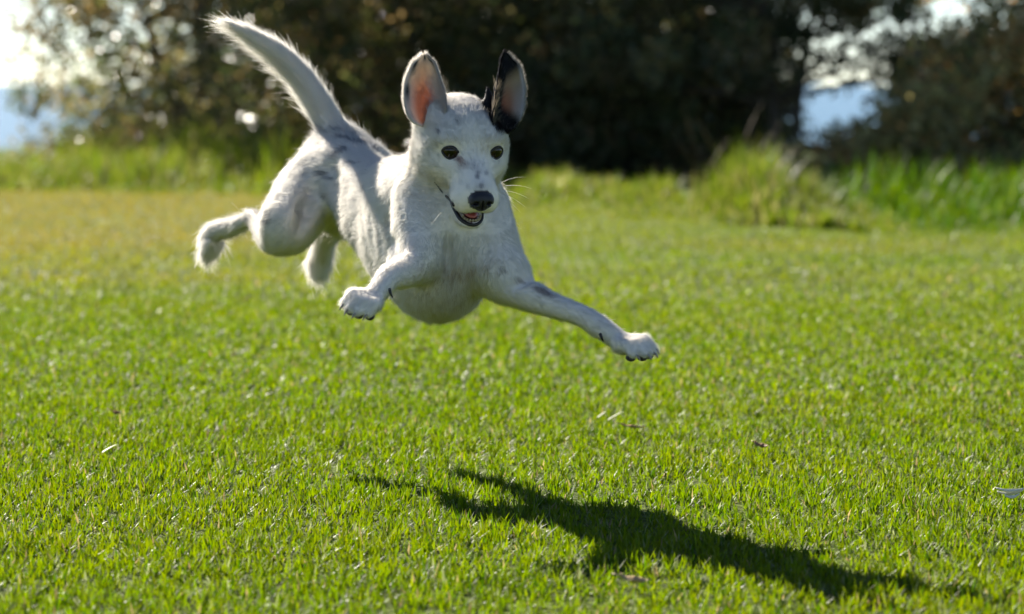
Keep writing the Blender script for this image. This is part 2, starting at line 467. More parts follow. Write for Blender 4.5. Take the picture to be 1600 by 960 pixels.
# ================================================================== the dog
# signed distance field of smooth-joined round cones and ellipsoids, meshed by surface nets
class Field:
    def __init__(self, lo, hi, h):
        self.lo = np.array(lo, float); self.h = h
        self.n = np.ceil((np.array(hi) - self.lo) / h).astype(int) + 1
        self.F = np.full(self.n, 1.0, dtype=np.float32)

    def block(self, lo, hi):
        a = np.clip(np.floor((lo - self.lo) / self.h).astype(int), 0, self.n - 1)
        b = np.clip(np.ceil((hi - self.lo) / self.h).astype(int) + 1, 1, self.n)
        ax = [self.lo[k] + self.h * np.arange(a[k], b[k]) for k in range(3)]
        X, Y, Z = np.meshgrid(*ax, indexing='ij')
        return (slice(a[0], b[0]), slice(a[1], b[1]), slice(a[2], b[2])), np.stack([X, Y, Z], -1)

    def add(self, prim, k=0.02, sub=False):
        lo, hi = prim.bounds()
        m = k + 4 * self.h
        sl, P = self.block(lo - m, hi + m)
        d = prim.dist(P.reshape(-1, 3)).reshape(P.shape[:3]).astype(np.float32)
        c = self.F[sl]
        if sub:
            d = -d
            hh = np.maximum(k - np.abs(c - d), 0) / k
            self.F[sl] = np.maximum(c, d) + hh * hh * k * 0.25
        else:
            hh = np.maximum(k - np.abs(c - d), 0) / k
            self.F[sl] = np.minimum(c, d) - hh * hh * k * 0.25

    def mesh(self):
        F = self.F
        ins = F < 0
        cnt = np.zeros(np.array(F.shape) - 1, dtype=np.int8)
        for dx in (0, 1):
            for dy in (0, 1):
                for dz in (0, 1):
                    cnt += ins[dx:F.shape[0] - 1 + dx, dy:F.shape[1] - 1 + dy, dz:F.shape[2] - 1 + dz]
        act = (cnt > 0) & (cnt < 8)
        C = np.argwhere(act)
        idx = np.full(act.shape, -1, dtype=np.int32)
        idx[act] = np.arange(len(C))
        acc = np.zeros((len(C), 3)); num = np.zeros(len(C))
        corners = [(x, y, z) for x in (0, 1) for y in (0, 1) for z in (0, 1)]
        for a in corners:
            for ax in range(3):
                if a[ax]: continue
                b = list(a); b[ax] = 1
                fa = F[C[:, 0] + a[0], C[:, 1] + a[1], C[:, 2] + a[2]]
                fb = F[C[:, 0] + b[0], C[:, 1] + b[1], C[:, 2] + b[2]]
                m = (fa < 0) != (fb < 0)
                t = fa[m] / (fa[m] - fb[m])
                p = np.tile(np.array(a, float), (m.sum(), 1)); p[:, ax] += t
                acc[m] += p; num[m] += 1
        V = self.lo + (C + acc / num[:, None]) * self.h
        Q = []
        for ax in range(3):
            o1, o2 = [(1, 2), (2, 0), (0, 1)][ax]
            A = [slice(None)] * 3; B = [slice(None)] * 3
            A[ax] = slice(0, -1); B[ax] = slice(1, None)
            ch = ins[tuple(A)] != ins[tuple(B)]
            E = np.argwhere(ch)
            E = E[(E[:, o1] > 0) & (E[:, o2] > 0) & (E[:, o1] < act.shape[o1]) & (E[:, o2] < act.shape[o2])]
            def g(d1, d2):
                q = E.copy(); q[:, o1] -= d1; q[:, o2] -= d2
                return idx[q[:, 0], q[:, 1], q[:, 2]]
            quad = np.stack([g(1, 1), g(0, 1), g(0, 0), g(1, 0)], 1)
            flip = ~ins[tuple(E.T)]
            quad[flip] = quad[flip][:, ::-1]
            Q.append(quad)
        Q = np.concatenate(Q)
        Q = Q[(Q >= 0).all(1)]
        return V, Q


class Cone:
    def __init__(self, a, b, ra, rb, flow=None):
        self.a, self.b, self.ra, self.rb = np.array(a, float), np.array(b, float), ra, rb
        d = self.b - self.a
        self.flow = np.array(flow, float) if flow is not None else d / np.linalg.norm(d)

    def bounds(self):
        r = max(self.ra, self.rb)
        return np.minimum(self.a, self.b) - r, np.maximum(self.a, self.b) + r

    def dist(self, P):
        ab = self.b - self.a
        t = np.clip(((P - self.a) @ ab) / (ab @ ab), 0, 1)
        q = P - self.a - t[:, None] * ab
        return np.sqrt((q * q).sum(1)) - (self.ra + (self.rb - self.ra) * t)


class Ell:
    """Ellipsoid with its own axes (columns of R)."""
    def __init__(self, c, r, R=None, flow=(0, 1, 0)):
        self.c = np.array(c, float); self.r = np.array(r, float)
        self.R = np.eye(3) if R is None else R
        self.flow = np.array(flow, float)

    def bounds(self):
        e = np.sqrt(((self.R * self.r) ** 2).sum(1))
        return self.c - e, self.c + e

    def dist(self, P):
        q = (P - self.c) @ self.R
        k0 = np.sqrt(((q / self.r) ** 2).sum(1)); k1 = np.sqrt(((q / self.r ** 2) ** 2).sum(1))
        return k0 * (k0 - 1) / np.maximum(k1, 1e-9)


def unit(v):
    v = np.asarray(v, float)
    return v / np.linalg.norm(v)


def frame(fwd, up=(0, 0, 1)):
    """Columns: right, forward, up."""
    f = unit(fwd); r = unit(np.cross(f, up)); u = np.cross(r, f)
    return np.stack([r, f, u], 1)


def rp(r_px, Y):
    return r_px * (Y - CAM_Y) / FPX


def spline(K, n=6):
    """Catmull-Rom through the rows of K."""
    K = np.asarray(K, float)
    E = np.vstack([2 * K[0] - K[1], K, 2 * K[-1] - K[-2]])
    out = []
    for i in range(1, len(E) - 2):
        p0, p1, p2, p3 = E[i - 1:i + 3]
        for t in np.arange(n) / n:
            out.append(.5 * (2 * p1 + (p2 - p0) * t + (2 * p0 - 5 * p1 + 4 * p2 - p3) * t * t + (3 * p1 - p0 - 3 * p2 + p3) * t ** 3))
    out.append(K[-1])
    return np.array(out)


class Tube:
    """A limb: round cones along a smooth curve with a radius at each knot, hard-joined so that it does not swell at the knots."""
    def __init__(self, pts, n=4):
        K = np.array([list(J(x, y, Y)) + [rp(r, Y)] for x, y, Y, r in pts])
        S = spline(K, n)
        self.P, self.rad = S[:, :3], np.maximum(S[:, 3], .001)

    def bounds(self):
        r = self.rad.max()
        return self.P.min(0) - r, self.P.max(0) + r

    def dist(self, P, want_flow=False):
        best = np.full(len(P), 1e9); fl = np.zeros((len(P), 3)) if want_flow else None
        for a, b, ra, rb in zip(self.P[:-1], self.P[1:], self.rad[:-1], self.rad[1:]):
            ab = b - a
            t = np.clip(((P - a) @ ab) / (ab @ ab), 0, 1)
            q = P - a - t[:, None] * ab
            d = np.sqrt((q * q).sum(1)) - (ra + (rb - ra) * t)
            m = d < best
            best[m] = d[m]
            if want_flow:
                fl[m] = ab / np.linalg.norm(ab)
        return (best, fl) if want_flow else best


# ---- torso; every primitive carries (blend k, fur length in mm, fur lift)
bfwd = unit(J(690, 380, 2.52) - J(530, 268, 2.86))
BR = frame(bfwd)
back = -bfwd
down = np.array([0, 0, -1.0])
prims = []
body_flow = unit(back + 0.45 * down)


def add(p, k, L, lift):
    prims.append((p, k, L, lift))


add(Ell(J(662, 372, 2.61), (.066, .120, .076), BR, body_flow), .02, 10, .30)
add(Ell(J(684, 422, 2.54), (.045, .058, .044), BR, unit(down + .4 * back)), .04, 14, .32)
add(Cone(J(688, 446, 2.515), J(674, 454, 2.60), .022, .020, unit(down + .5 * back)), .03, 15, .32)
add(Ell(J(714, 352, 2.51), (.034, .034, .044), BR, unit(down)), .03, 12, .30)
add(Cone(J(607, 322, 2.70), J(550, 283, 2.82), .044, .041, body_flow), .032, 10, .30)
add(Ell(J(590, 352, 2.70), (.030, .07, .026), BR, body_flow), .03, 13, .35)
add(Ell(J(529, 270, 2.86), (.048, .066, .047), BR, body_flow), .03, 10, .30)
# withers and neck
add(Ell(J(652, 300, 2.62), (.036, .080, .030), BR, body_flow), .035, 10, .30)
add(Cone(J(684, 312, 2.575), J(710, 240, 2.52), 
         .049, .041, unit(J(684, 330, 2.575) - J(712, 236, 2.515))), .04, 13, .34)
# dog's right shoulder (left in the photograph) and fore leg reaching to the lens
add(Cone(J(662, 318, 2.52), J(650, 402, 2.47), .033, .026, unit(down + .25 * back)), .016, 9, .26)
add(Tube([(652, 402, 2.475, 34), (632, 424, 2.42, 25), (608, 434, 2.36, 19), (596, 449, 2.335, 17), (582, 466, 2.315, 15)]), .016, 7, .26)
# dog's left shoulder and fore leg reaching right
add(Cone(J(746, 330, 2.545), J(784, 428, 2.485), .034, .027, unit(down + .2 * back)), .030, 9, .26)
add(Tube([(788, 430, 2.48, 32), (810, 453, 2.465, 27), (858, 475, 2.435, 19), (908, 493, 2.405, 16), (938, 511, 2.385, 17), (968, 532, 2.365, 14)]), .018, 7, .26)
# hind legs
add(Cone(J(494, 292, 2.84), J(450, 352, 2.78), .039, .032, unit(J(430, 385, 2.80) - J(512, 277, 2.85) + .1 * back)), .014, 10, .30)
add(Cone(J(474, 298, 2.86), J(442, 342, 2.83), .030, .025, unit(J(430, 385, 2.80) - J(512, 277, 2.85))), .014, 11, .32)
add(Tube([(452, 358, 2.775, 34), (430, 370, 2.80, 25), (407, 355, 2.88, 12), (396, 342, 2.93, 9.5), (378, 349, 2.955, 11), (356, 357, 2.98, 12.5), (336, 362, 2.995, 13), (325, 376, 3.005, 11), (319, 396, 3.01, 5)]), .008, 9, .42)
add(Cone(J(397, 340, 2.93), J(391, 335, 2.938), .0085, .006), .006, 8, .3)
for dx_, dy_, dY in ((-6, 2, -.012), (0, 5, -.004), (6, 4, .004), (11, 0, .012)):
    add(Cone(J(331 + dx_, 378 + dy_, 3.0 + dY), J(324 + dx_, 396 + dy_, 3.005 + dY), .0055, .0038), .004, 12, .42)
add(Cone(J(570, 290, 2.86), J(538, 332, 2.86), .044, .026), .03, 12, .3)
add(Tube([(538, 334, 2.86, 24), (511, 364, 2.95, 15), (504, 388, 2.99, 13.5), (499, 412, 3.02, 13), (497, 426, 3.03, 7)]), .010, 13, .5)
for dx_, dy_, dY in ((-9, -3, .0), (-3, 2, -.008), (4, 2, -.004), (9, -3, .004)):
    add(Cone(J(499 + dx_, 412 + dy_, 3.01 + dY), J(498 + dx_, 428 + dy_, 3.012 + dY), .0060, .0040), .004, 12, .42)
# tail
add(Tube([(536, 234, 2.87, 32), (519, 202, 2.872, 22), (492, 152, 2.875, 16), (464, 112, 2.875, 14.5), (430, 80, 2.87, 12.5), (394, 56, 2.865, 8.5), (364, 40, 2.86, 4), (352, 34, 2.855, 2)]), .02, 22, .28)

# ---- head, in its own axes: x to the photograph's right, y to the nose, z up
HEAD_O = J(722, 210, 2.50)
HY, HP = math.radians(15), math.radians(24)
hf = np.array([math.sin(HY) * math.cos(HP), -math.cos(HY) * math.cos(HP), -math.sin(HP)])
hx = np.array([math.cos(HY), math.sin(HY), 0])
hz = np.cross(hf, hx)
if hz[2] < 0: hz = -hz
HR = np.stack([hx, hf, hz], 1)


def H(x, y, z):
    return HEAD_O + HR @ np.array([x, y, z], float)


def toH(P):
    return (P - HEAD_O) @ HR


def rot(ax, deg):
    a = math.radians(deg); c, s = math.cos(a), math.sin(a)
    return np.array({'x': [[1, 0, 0], [0, c, -s], [0, s, c]], 'y': [[c, 0, s], [0, 1, 0], [-s, 0, c]], 'z': [[c, -s, 0], [s, c, 0], [0, 0, 1]]}[ax])


def hell(c, r, R=None):
    return Ell(H(*c), r, HR if R is None else HR @ R, -hf)


nb = len(prims)
add(hell((0, -.012, .000), (.041, .052, .037)), .02, 5, .26)
add(hell((0, .018, .000), (.040, .030, .029)), .02, 6, .28)
for s in (-1, 1):
    add(hell((s * .0275, .002, -.024), (.021, .036, .030)), .02, 8, .34)
    add(hell((s * .022, .034, .009), (.013, .012, .007)), .012, 5, .3)
    add(hell((s * .024, .034, -.020), (.014, .016, .010)), .014, 5, .26)
add(Cone(H(0, .026, -.016), H(0, .086, -.0285), .028, .0185, -hf), .018, 4.5, .24)
for s in (-1, 1):
    add(hell((s * .0120, .077, -.039), (.0145, .022, .0155)), .010, 5, .26)
add(hell((0, .096, -.030), (.012, .008, .012)), .008, 3, .2)
for s in (-1, 1):
    add(Cone(H(s * .020, -.012, -.048), H(s * .0085, .066, -.0695), .018, .0060, -hf), .010, 8, .3)
add(hell((0, .073, -.0700), (.0130, .0120, .0060)), .006, 4, .2)
# mounds that carry the ears
add(Cone(H(-.030, -.016, .012), J(664, 168, 2.528), .020, .013, (0, 0, 1)), .016, 6, .3)
add(Cone(H(.030, -.016, .008), J(790, 176, 2.540), .020, .012, (0, 0, 1)), .016, 6, .3)
add(Cone(J(766, 164, 2.500), J(762, 142, 2.502), .007, .003, (0, 0, 1)), .008, 4, .2)
nose_tip = H(0, .108, -.030)

h_vox = .0025
fld = Field((-.46, 2.24, .10), (.26, 3.08, .62), h_vox)
for p, k, L, lf in prims:
    fld.add(p, k)


def paw(base, tip, up, r, spread, curl=0.4):
    """Four toes fanned from the end of a leg, the big pad under them."""
    f = unit(tip - base); R = frame(f, up); L = np.linalg.norm(tip - base)
    toes = []
    for i, s in enumerate((-1.5, -.5, .5, 1.5)):
        reach = L * (1.0 if abs(s) < 1 else .84)
        a = base + R @ np.array([s * spread * .55, L * .2, 0])
        m = base + R @ np.array([s * spread * .92, reach * .70, r * .35])
        e = base + R @ np.array([s * spread * 1.0, reach, -r * curl])
        toes.append((a, m, e))
        for p, k in ((Cone(a, m, r * .95, r * .95), .004), (Cone(m, e, r * .95, r * .80), .002)):
            fld.add(p, k); prims.append((p, k, 6.5, .34))
    pad = base + R @ np.array([0, L * .30, -r * .9])
    p = Ell(pad, (spread * 1.4, L * .30, r * .6), R)
    fld.add(p, .006)
    return toes, R


paws = []
paws.append(paw(J(964, 531, 2.367), J(1012, 546, 2.335), unit(np.array([.22, -.45, .90])), .0068, .0096, .55))
paws.append(paw(J(586, 462, 2.318), J(554, 480, 2.285), unit(np.array([.05, -.55, .80])), .0071, .0096, .50))


def fval(P):
    q = (P - fld.lo) / fld.h
    i = np.clip(np.floor(q).astype(int), 0, fld.n - 2); f = q - i
    out = 0
    for dx in (0, 1):
        for dy in (0, 1):
            for dz in (0, 1):
                w = (f[:, 0] if dx else 1 - f[:, 0]) * (f[:, 1] if dy else 1 - f[:, 1]) * (f[:, 2] if dz else 1 - f[:, 2])
                out = out + w * fld.F[i[:, 0] + dx, i[:, 1] + dy, i[:, 2] + dz]
    return out


def hit(px, py):
    """Point of the body that the lens sees at that pixel of the photograph."""
    t = np.arange(2.26, 3.05, .0008)
    P = np.array([J(px, py, y) for y in t])
    k = np.argmax(fval(P) < 0)
    return P[k]


def gradn(p):
    e = .003
    g = np.array([fval((p + e * d)[None])[0] - fval((p - e * d)[None])[0] for d in np.eye(3)])
    return unit(g)


def crease(pts, r, k, sink=0.0):
    H_ = [hit(x, y) + np.array([0, sink, 0]) for x, y in pts]
    for a, b in zip(H_[:-1], H_[1:]):
        if np.linalg.norm(a - b) < .06:
            fld.add(Cone(a, b, r, r), k, sub=True)


crease([(702, 375), (700, 392), (698, 408)], .0015, .012)                               # between the breast muscles
crease([(613, 322), (611, 345), (614, 372), (619, 400)], .0040, .014)                               # behind the shoulder
crease([(516, 262), (521, 285), (526, 310), (530, 335)], .0060, .020)                               # in front of the thigh
crease([(486, 300), (478, 325), (470, 350)], .0030, .020)
for x0 in (571, 583, 595):
    crease([(x0 - 3, 330), (x0, 350), (x0 + 3, 372), (x0 + 6, 392)], .0005, .007)                   # ribs
crease([(800, 448), (816, 440), (830, 436)], .0025, .010)
eye_hit = [hit(704, 239), hit(776, 239)]
eye_dir = [unit(gradn(eye_hit[i]) * .7 + hf * .8 + hx * (-.12 if i == 0 else .12)) for i in range(2)]
EYE_R = .0112
eye_c = [eye_hit[i] - eye_dir[i] * (EYE_R - .0026) for i in range(2)]
# mouth: a wedge between the lips; eye sockets
fld.add(hell((0, .079, -.0590), (.0145, .045, .0058), rot('x', -9)), .003, sub=True)
for i in range(2):
    fld.add(Ell(eye_hit[i] + eye_dir[i] * .001, (.0092, .005, .0064), frame(eye_dir[i])), .004, sub=True)

BV, BQ = fld.mesh()


def vnormals(V, Q):
    n = np.zeros_like(V)
    fn = np.cross(V[Q[:, 2]] - V[Q[:, 0]], V[Q[:, 3 if Q.shape[1] == 4 else 1]] - V[Q[:, 1 if Q.shape[1] == 4 else 0]])
    if Q.shape[1] == 3:
        fn = np.cross(V[Q[:, 1]] - V[Q[:, 0]], V[Q[:, 2]] - V[Q[:, 0]])
    for k in range(Q.shape[1]):
        for c in range(3):
            n[:, c] += np.bincount(Q[:, k], fn[:, c], len(V))
    return n / np.maximum(np.linalg.norm(n, axis=1, keepdims=True), 1e-12)


def smooth_mesh(V, Q, it=2, lam=.5):
    for _ in range(it):
        s = np.zeros_like(V); c = np.zeros(len(V))
        for k in range(4):
            for j in (1, 3):
                a, b = Q[:, k], Q[:, (k + j) % 4]
                for d in range(3):
                    s[:, d] += np.bincount(a, V[b, d], len(V))
                c += np.bincount(a, minlength=len(V))
        V = V + lam * (s / np.maximum(c, 1)[:, None] - V)
    return V


BV = smooth_mesh(BV, BQ, 2, .5)
BN = vnormals(BV, BQ)
if ((BV - BV.mean(0)) * BN).sum(1).mean() < 0:
    BQ = BQ[:, ::-1]; BN = -BN


# ---- ears: cupped shells, joined into the same mesh
def ear(cl, Yd, prof, right, opn, cup, nu=25, nv=36, thick=.0022):
    """cl: centre line pixels from base to tip; Yd: depth; prof: half-width in px at each knot."""
    K = np.array([list(J(x, y, Y)) + [rp(w, Y)] for (x, y), Y, w in zip(cl, Yd, prof)])
    S = spline(K, (nv - 1) // (len(K) - 1)); nv = len(S)
    u = np.linspace(-1, 1, nu)
    tv = np.linspace(0, 1, nv)
    rows = []
    for j in range(nv):
        w = max(S[j, 3], .0006); c = cup * math.sin(math.pi * min(.5 + tv[j] * .5, 1)) ** .8 * (w / S[:, 3].max())
        c = cup * (w / S[:, 3].max()) * (1 - .55 * tv[j])
        ang = u * 1.25
        rows.append(S[j, :3] + np.outer(np.sin(ang) / math.sin(1.25) * w, right) - np.outer((np.cos(ang) - math.cos(1.25)) / (1 - math.cos(1.25)) * c, opn))
    G = np.array(rows)                                    # nv, nu, 3
    I = np.arange(nv * nu).reshape(nv, nu)
    q = np.stack([I[:-1, :-1], I[:-1, 1:], I[1:, 1:], I[1:, :-1]], -1).reshape(-1, 4)
    V0 = G.reshape(-1, 3); n0 = vnormals(V0, q)
    if (n0 @ opn).mean() < 0:
        n0 = -n0; q = q[:, ::-1]
    V = np.vstack([V0, V0 - n0 * thick]); m = len(V0)
    rim = np.concatenate([I[:, 0], I[-1, 1:], I[::-1, -1][1:], I[0, ::-1][1:]])
    rq = np.stack([rim[:-1], rim[1:], rim[1:] + m, rim[:-1] + m], 1)
    Q = np.vstack([q, q[:, ::-1] + m, rq])
    uu = np.tile(u, nv); vv = np.repeat(tv, nu)
    up = unit(S[-1, :3] - S[0, :3])
    return dict(V=V, Q=Q, u=np.concatenate([uu, uu]), v=np.concatenate([vv, vv]), inner=np.concatenate([np.ones(m), np.zeros(m)]), up=up, n=np.vstack([n0, -n0]), nin=len(q))


ear_l = ear([(669, 197), (667, 188), (665, 172), (663, 148), (661, 124), (662, 101), (663, 93), (663, 86)], [2.478, 2.468, 2.468, 2.478, 2.488, 2.497, 2.503, 2.506],
            [9, 24, 30, 31, 26, 17, 9, 2], unit((.97, .22, 0)), unit((-.20, -.97, .05)), .019)
ear_r = ear([(785, 209), (788, 200), (793, 183), (796, 158), (798, 132), (797, 106), (792, 93), (790, 83)], [2.488, 2.480, 2.480, 2.490, 2.502, 2.510, 2.516, 2.519],
            [8, 18, 24, 25.5, 23, 16.5, 9, 2], unit((.86, .50, 0)), unit((.50, -.86, .0)), .019)


# ------------------------------------------------------------------ dog: skin, parts
DOG_O = np.array([-.10, 2.62, 0.0])
dog = bpy.data.objects.new('dog', None)
link(dog); dog.location = DOG_O
dog.empty_display_size = .1
tag(dog, 'white dog with one black ear leaping over the lawn, mouth open', 'dog')


def smoothstep(a, b, x):
    t = np.clip((x - a) / (b - a), 0, 1)
    return t * t * (3 - 2 * t)


# per-vertex fur fields on the body: direction, length, lift
W = np.zeros(len(BV)); FL = np.zeros((len(BV), 3)); LEN = np.zeros(len(BV)); LIFT = np.zeros(len(BV))
for p, k, L, lf in prims:
    if isinstance(p, Tube):
        d, f = p.dist(BV, True)
    else:
        d = p.dist(BV); f = p.flow
    w = np.exp(-np.clip(d, -.01, 1) / .007)
    W += w; FL += w[:, None] * f; LEN += w * L; LIFT += w * lf
FL /= W[:, None]; LEN /= W; LIFT /= W
hl_ = toH(BV)
face = smoothstep(-.02, .02, hl_[:, 1]) * (np.abs(hl_[:, 0]) < .065) * (hl_[:, 2] > -.085) * (hl_[:, 2] < .06) * (hl_[:, 1] < .13)
away = BV - H(0, .112, -.034)
FL = FL * (1 - face)[:, None] + away / np.linalg.norm(away, axis=1, keepdims=True) * face[:, None]
LEN = np.where(face > .5, np.clip(2.6 + 55 * (.095 - hl_[:, 1]), 2.4, 7.0), LEN)

PX = project(BV)
fine = lambda P, s: vnoise(P / s)


def blob(PXY, x, y, rx, ry, ang=0, soft=.5):
    a = math.radians(ang); dx, dy = PXY[:, 0] - x, PXY[:, 1] - y
    u = (dx * math.cos(a) + dy * math.sin(a)) / rx; v = (-dx * math.sin(a) + dy * math.cos(a)) / ry
    return 1 - smoothstep(1 - soft, 1 + soft, np.sqrt(u * u + v * v))


def coat(P, N, PXY, rng=None):
    """Colour of the coat at points of the body: white with grey ticking, a black ear base, tan stains and tints."""
    n = len(P)
    C = np.tile(np.array([.965, .935, .875]), (n, 1))
    def mix(col, w):
        nonlocal C
        w = np.clip(w, 0, 1)
        if rng is not None:
            w = .35 * w + .65 * (rng.random(n) < w)        # single hairs are one colour or the other
        C = C + (np.array(col) - C) * w[:, None]
    seen = smoothstep(.15, -.15, N[:, 1])
    rear = smoothstep(2.58, 2.68, P[:, 1]) * smoothstep(.255, .29, P[:, 2]) * (PXY[:, 1] > 195)
    tick = smoothstep(.66, .78, fine(P * np.array([1, 1, 1.6]), .011)) * smoothstep(.35, .6, fine(P + 7, .045))
    mix((.20, .20, .22), rear * tick * .62)
    mix((.42, .41, .42), rear * smoothstep(.5, .75, fine(P + 3, .05)) * .12)
    mix((.50, .36, .22), blob(PXY, 715, 418, 55, 14, -4, .6) * seen * smoothstep(.4, .65, fine(P + 5, .009)) * .42)
    mix((.52, .42, .26), blob(PXY, 700, 455, 52, 45, 0, .7) * seen * .16)  # faint tan tint over the lower chest
    mix((.28, .22, .20), blob(PXY, 847, 455, 18, 5, 24, .5) * (P[:, 1] < 2.5) * .7)
    mix((.30, .25, .24), blob(PXY, 812, 438, 9, 3.5, 30, .5) * (P[:, 1] < 2.52) * .7)
    mix((.20, .18, .17), blob(PXY, 783, 421, 6, 4, 0, .6) * (P[:, 1] < 2.55) * .6)
    hd = (P[:, 1] < 2.52) * (PXY[:, 1] < 360)
    for x, y, r, a in ((686, 207, 3, .65), (716, 192, 3.4, .55), (746, 276, 3.6, .75), (749, 270, 2.5, .5), (760, 271, 3, .45), (752, 291, 4, .65), (731, 292, 3.5, .3), (752, 299, 13, .30), (744, 264, 6, .25), (738, 256, 4, .2)):
        mix((.16, .15, .18), blob(PXY, x, y, r, r * 1.2, 0, .6) * hd * seen * a)
    mix((.36, .20, .17), blob(PXY, 717, 249, 8, 5, 35, .7) * hd * seen * .75)
    mix((.40, .26, .22), blob(PXY, 723, 258, 9, 7, 0, .7) * hd * seen * .35)
    for x, y in ((700, 229), (770, 230)):
        mix((.62, .52, .30), blob(PXY, x, y, 24, 12, 0, .8) * hd * seen * .38)
    mix((.62, .52, .36), blob(PXY, 665, 290, 26, 40, 0, .8) * hd * seen * .14)
    edge = PXY[:, 0] - (744 + (PXY[:, 1] - 148) * .56) + 7 * (fine(P + 9, .006) - .5)
    blk = smoothstep(-3, 3, edge) * smoothstep(216, 206, PXY[:, 1]) * (PXY[:, 1] > 120) * (P[:, 1] < 2.62) * (PXY[:, 0] < 840)
    mix((.012, .011, .012), blk)
    return C, blk


skinC, skinB = coat(BV, BN, PX)
skinC = skinC * np.array([.93, .87, .83])
mouth_in = (np.abs(hl_[:, 0]) < .018) & (hl_[:, 1] > .028) & (hl_[:, 1] < .12) & (hl_[:, 2] < -.0515) & (hl_[:, 2] > -.0690) & (fld.F is not None)
cav = mouth_in & (hell((0, .079, -.0590), (.0165, .046, .0076), rot('x', -9)).dist(BV) < 0)
skinC[cav] = (.10, .025, .022)
nose_zone = hell((0, .103, -.030), (.0140, .012, .0115)).dist(BV) < 0
skinC[nose_zone] = (.03, .025, .03)

# ears: inside pink, rims pale or dark
def ear_colour(e, dark):
    u, v, inn = e['u'], e['v'], e['inner']
    C = np.tile(np.array([.80, .76, .71]), (len(u), 1))
    core = np.exp(-((u + .15 * (1 if not dark else -1)) / .55) ** 2) * smoothstep(1.0, .30, v)
    pink = np.array([.58, .20, .11]) if not dark else np.array([.56, .28, .17])
    w = inn * np.clip(core * 1.25, 0, 1)
    C = C + (pink - C) * w[:, None]
    tan = inn * smoothstep(.35, .7, v) * (1 - smoothstep(.75, .95, np.abs(u)))
    C = C + (np.array([.52, .36, .17]) - C) * (tan * (.6 if not dark else .9))[:, None]
    red = inn * np.exp(-(((u + .02) / .30) ** 2 + ((v - .34) / .15) ** 2))
    C = C + (np.array([.55, .16, .08]) - C) * (np.clip(red, 0, 1) * .85)[:, None]
    if dark:
        b = smoothstep(.54, .68, v - .10 * u) + (1 - inn) + smoothstep(.02, -.22, u) * inn + smoothstep(.44, .33, v + .12 * u)
        C = C + (np.array([.012, .011, .012]) - C) * np.clip(b, 0, 1)[:, None]
    else:
        for uu, vv, r in ((-.75, .72, .16), (-.85, .46, .12), (.72, .82, .2), (0., .93, .2)):
            b = np.exp(-(((u - uu) / r) ** 2 + ((v - vv) / (r * .55)) ** 2))
            C = C + (np.array([.03, .028, .03]) - C) * np.clip(b * 1.1, 0, 1)[:, None]
    return C


allV, allQ, allC, thin = [BV], [BQ], [skinC], [np.zeros(len(BV))]
off = len(BV)
for e, dk in ((ear_l, False), (ear_r, True)):
    e['C'] = ear_colour(e, dk)
    allV.append(e['V']); allQ.append(e['Q'] + off); allC.append(e['C']); thin.append(np.ones(len(e['V']))); off += len(e['V'])

m = NT('dog_skin')
ca = m.n('Attribute', attribute_name='Col'); th = m.n('Attribute', attribute_name='thin')
pb = m.n('BsdfPrincipled', i_Roughness=.62); pb.inputs['Specular IOR Level'].default_value = .25
tr = m.n('BsdfTranslucent'); mx = m.n('MixShader'); ml = m.n('Math', operation='MULTIPLY'); ml.inputs[1].default_value = .42
m.l(ca.outputs['Color'], pb.inputs['Base Color']); m.l(ca.outputs['Color'], tr.inputs['Color'])
m.l(th.outputs['Fac'], ml.inputs[0]); m.l(ml.outputs[0], mx.inputs[0]); m.l(pb.outputs[0], mx.inputs[1]); m.l(tr.outputs[0], mx.inputs[2])
skin_mat = m.surf(mx.outputs[0])
mesh_np('body', np.vstack(allV) - DOG_O, np.vstack(allQ), skin_mat, dog, col=np.vstack(allC), extra={'thin': np.concatenate(thin)})


def simple(name, col, rough=.5, spec=.5, coatw=0.0):
    m = NT(name)
    b = m.n('BsdfPrincipled', i_Roughness=rough)
    nz = m.n('TexNoise', i_Scale=90.0, i_Detail=4.0); rmp = m.n('MixRGB', blend_type='MULTIPLY'); rmp.inputs[0].default_value = .35
    rmp.inputs[1].default_value = (*col, 1)
    m.l(nz.outputs['Fac'], rmp.inputs[2]); m.l(rmp.outputs[0], b.inputs['Base Color'])
    b.inputs['Specular IOR Level'].default_value = spec
    b.inputs['Coat Weight'].default_value = coatw; b.inputs['Coat Roughness'].default_value = .08
    return m.surf(b.outputs[0])


def ellmesh(c, r, R, nu=20, nv=14, twist=None):
    v = np.linspace(0, math.pi, nv); u = np.linspace(0, 2 * math.pi, nu, endpoint=False)
    g = np.stack([np.outer(np.sin(v), np.cos(u)), np.outer(np.sin(v), np.sin(u)), np.outer(np.cos(v), np.ones(nu))], -1).reshape(-1, 3)
    I = np.arange(nv * nu).reshape(nv, nu)
    q = np.stack([I[:-1], np.roll(I, -1, 1)[:-1], np.roll(I, -1, 1)[1:], I[1:]], -1).reshape(-1, 4)[:, ::-1]
    return np.array(c) + (g * np.array(r)) @ np.asarray(R).T, q, g


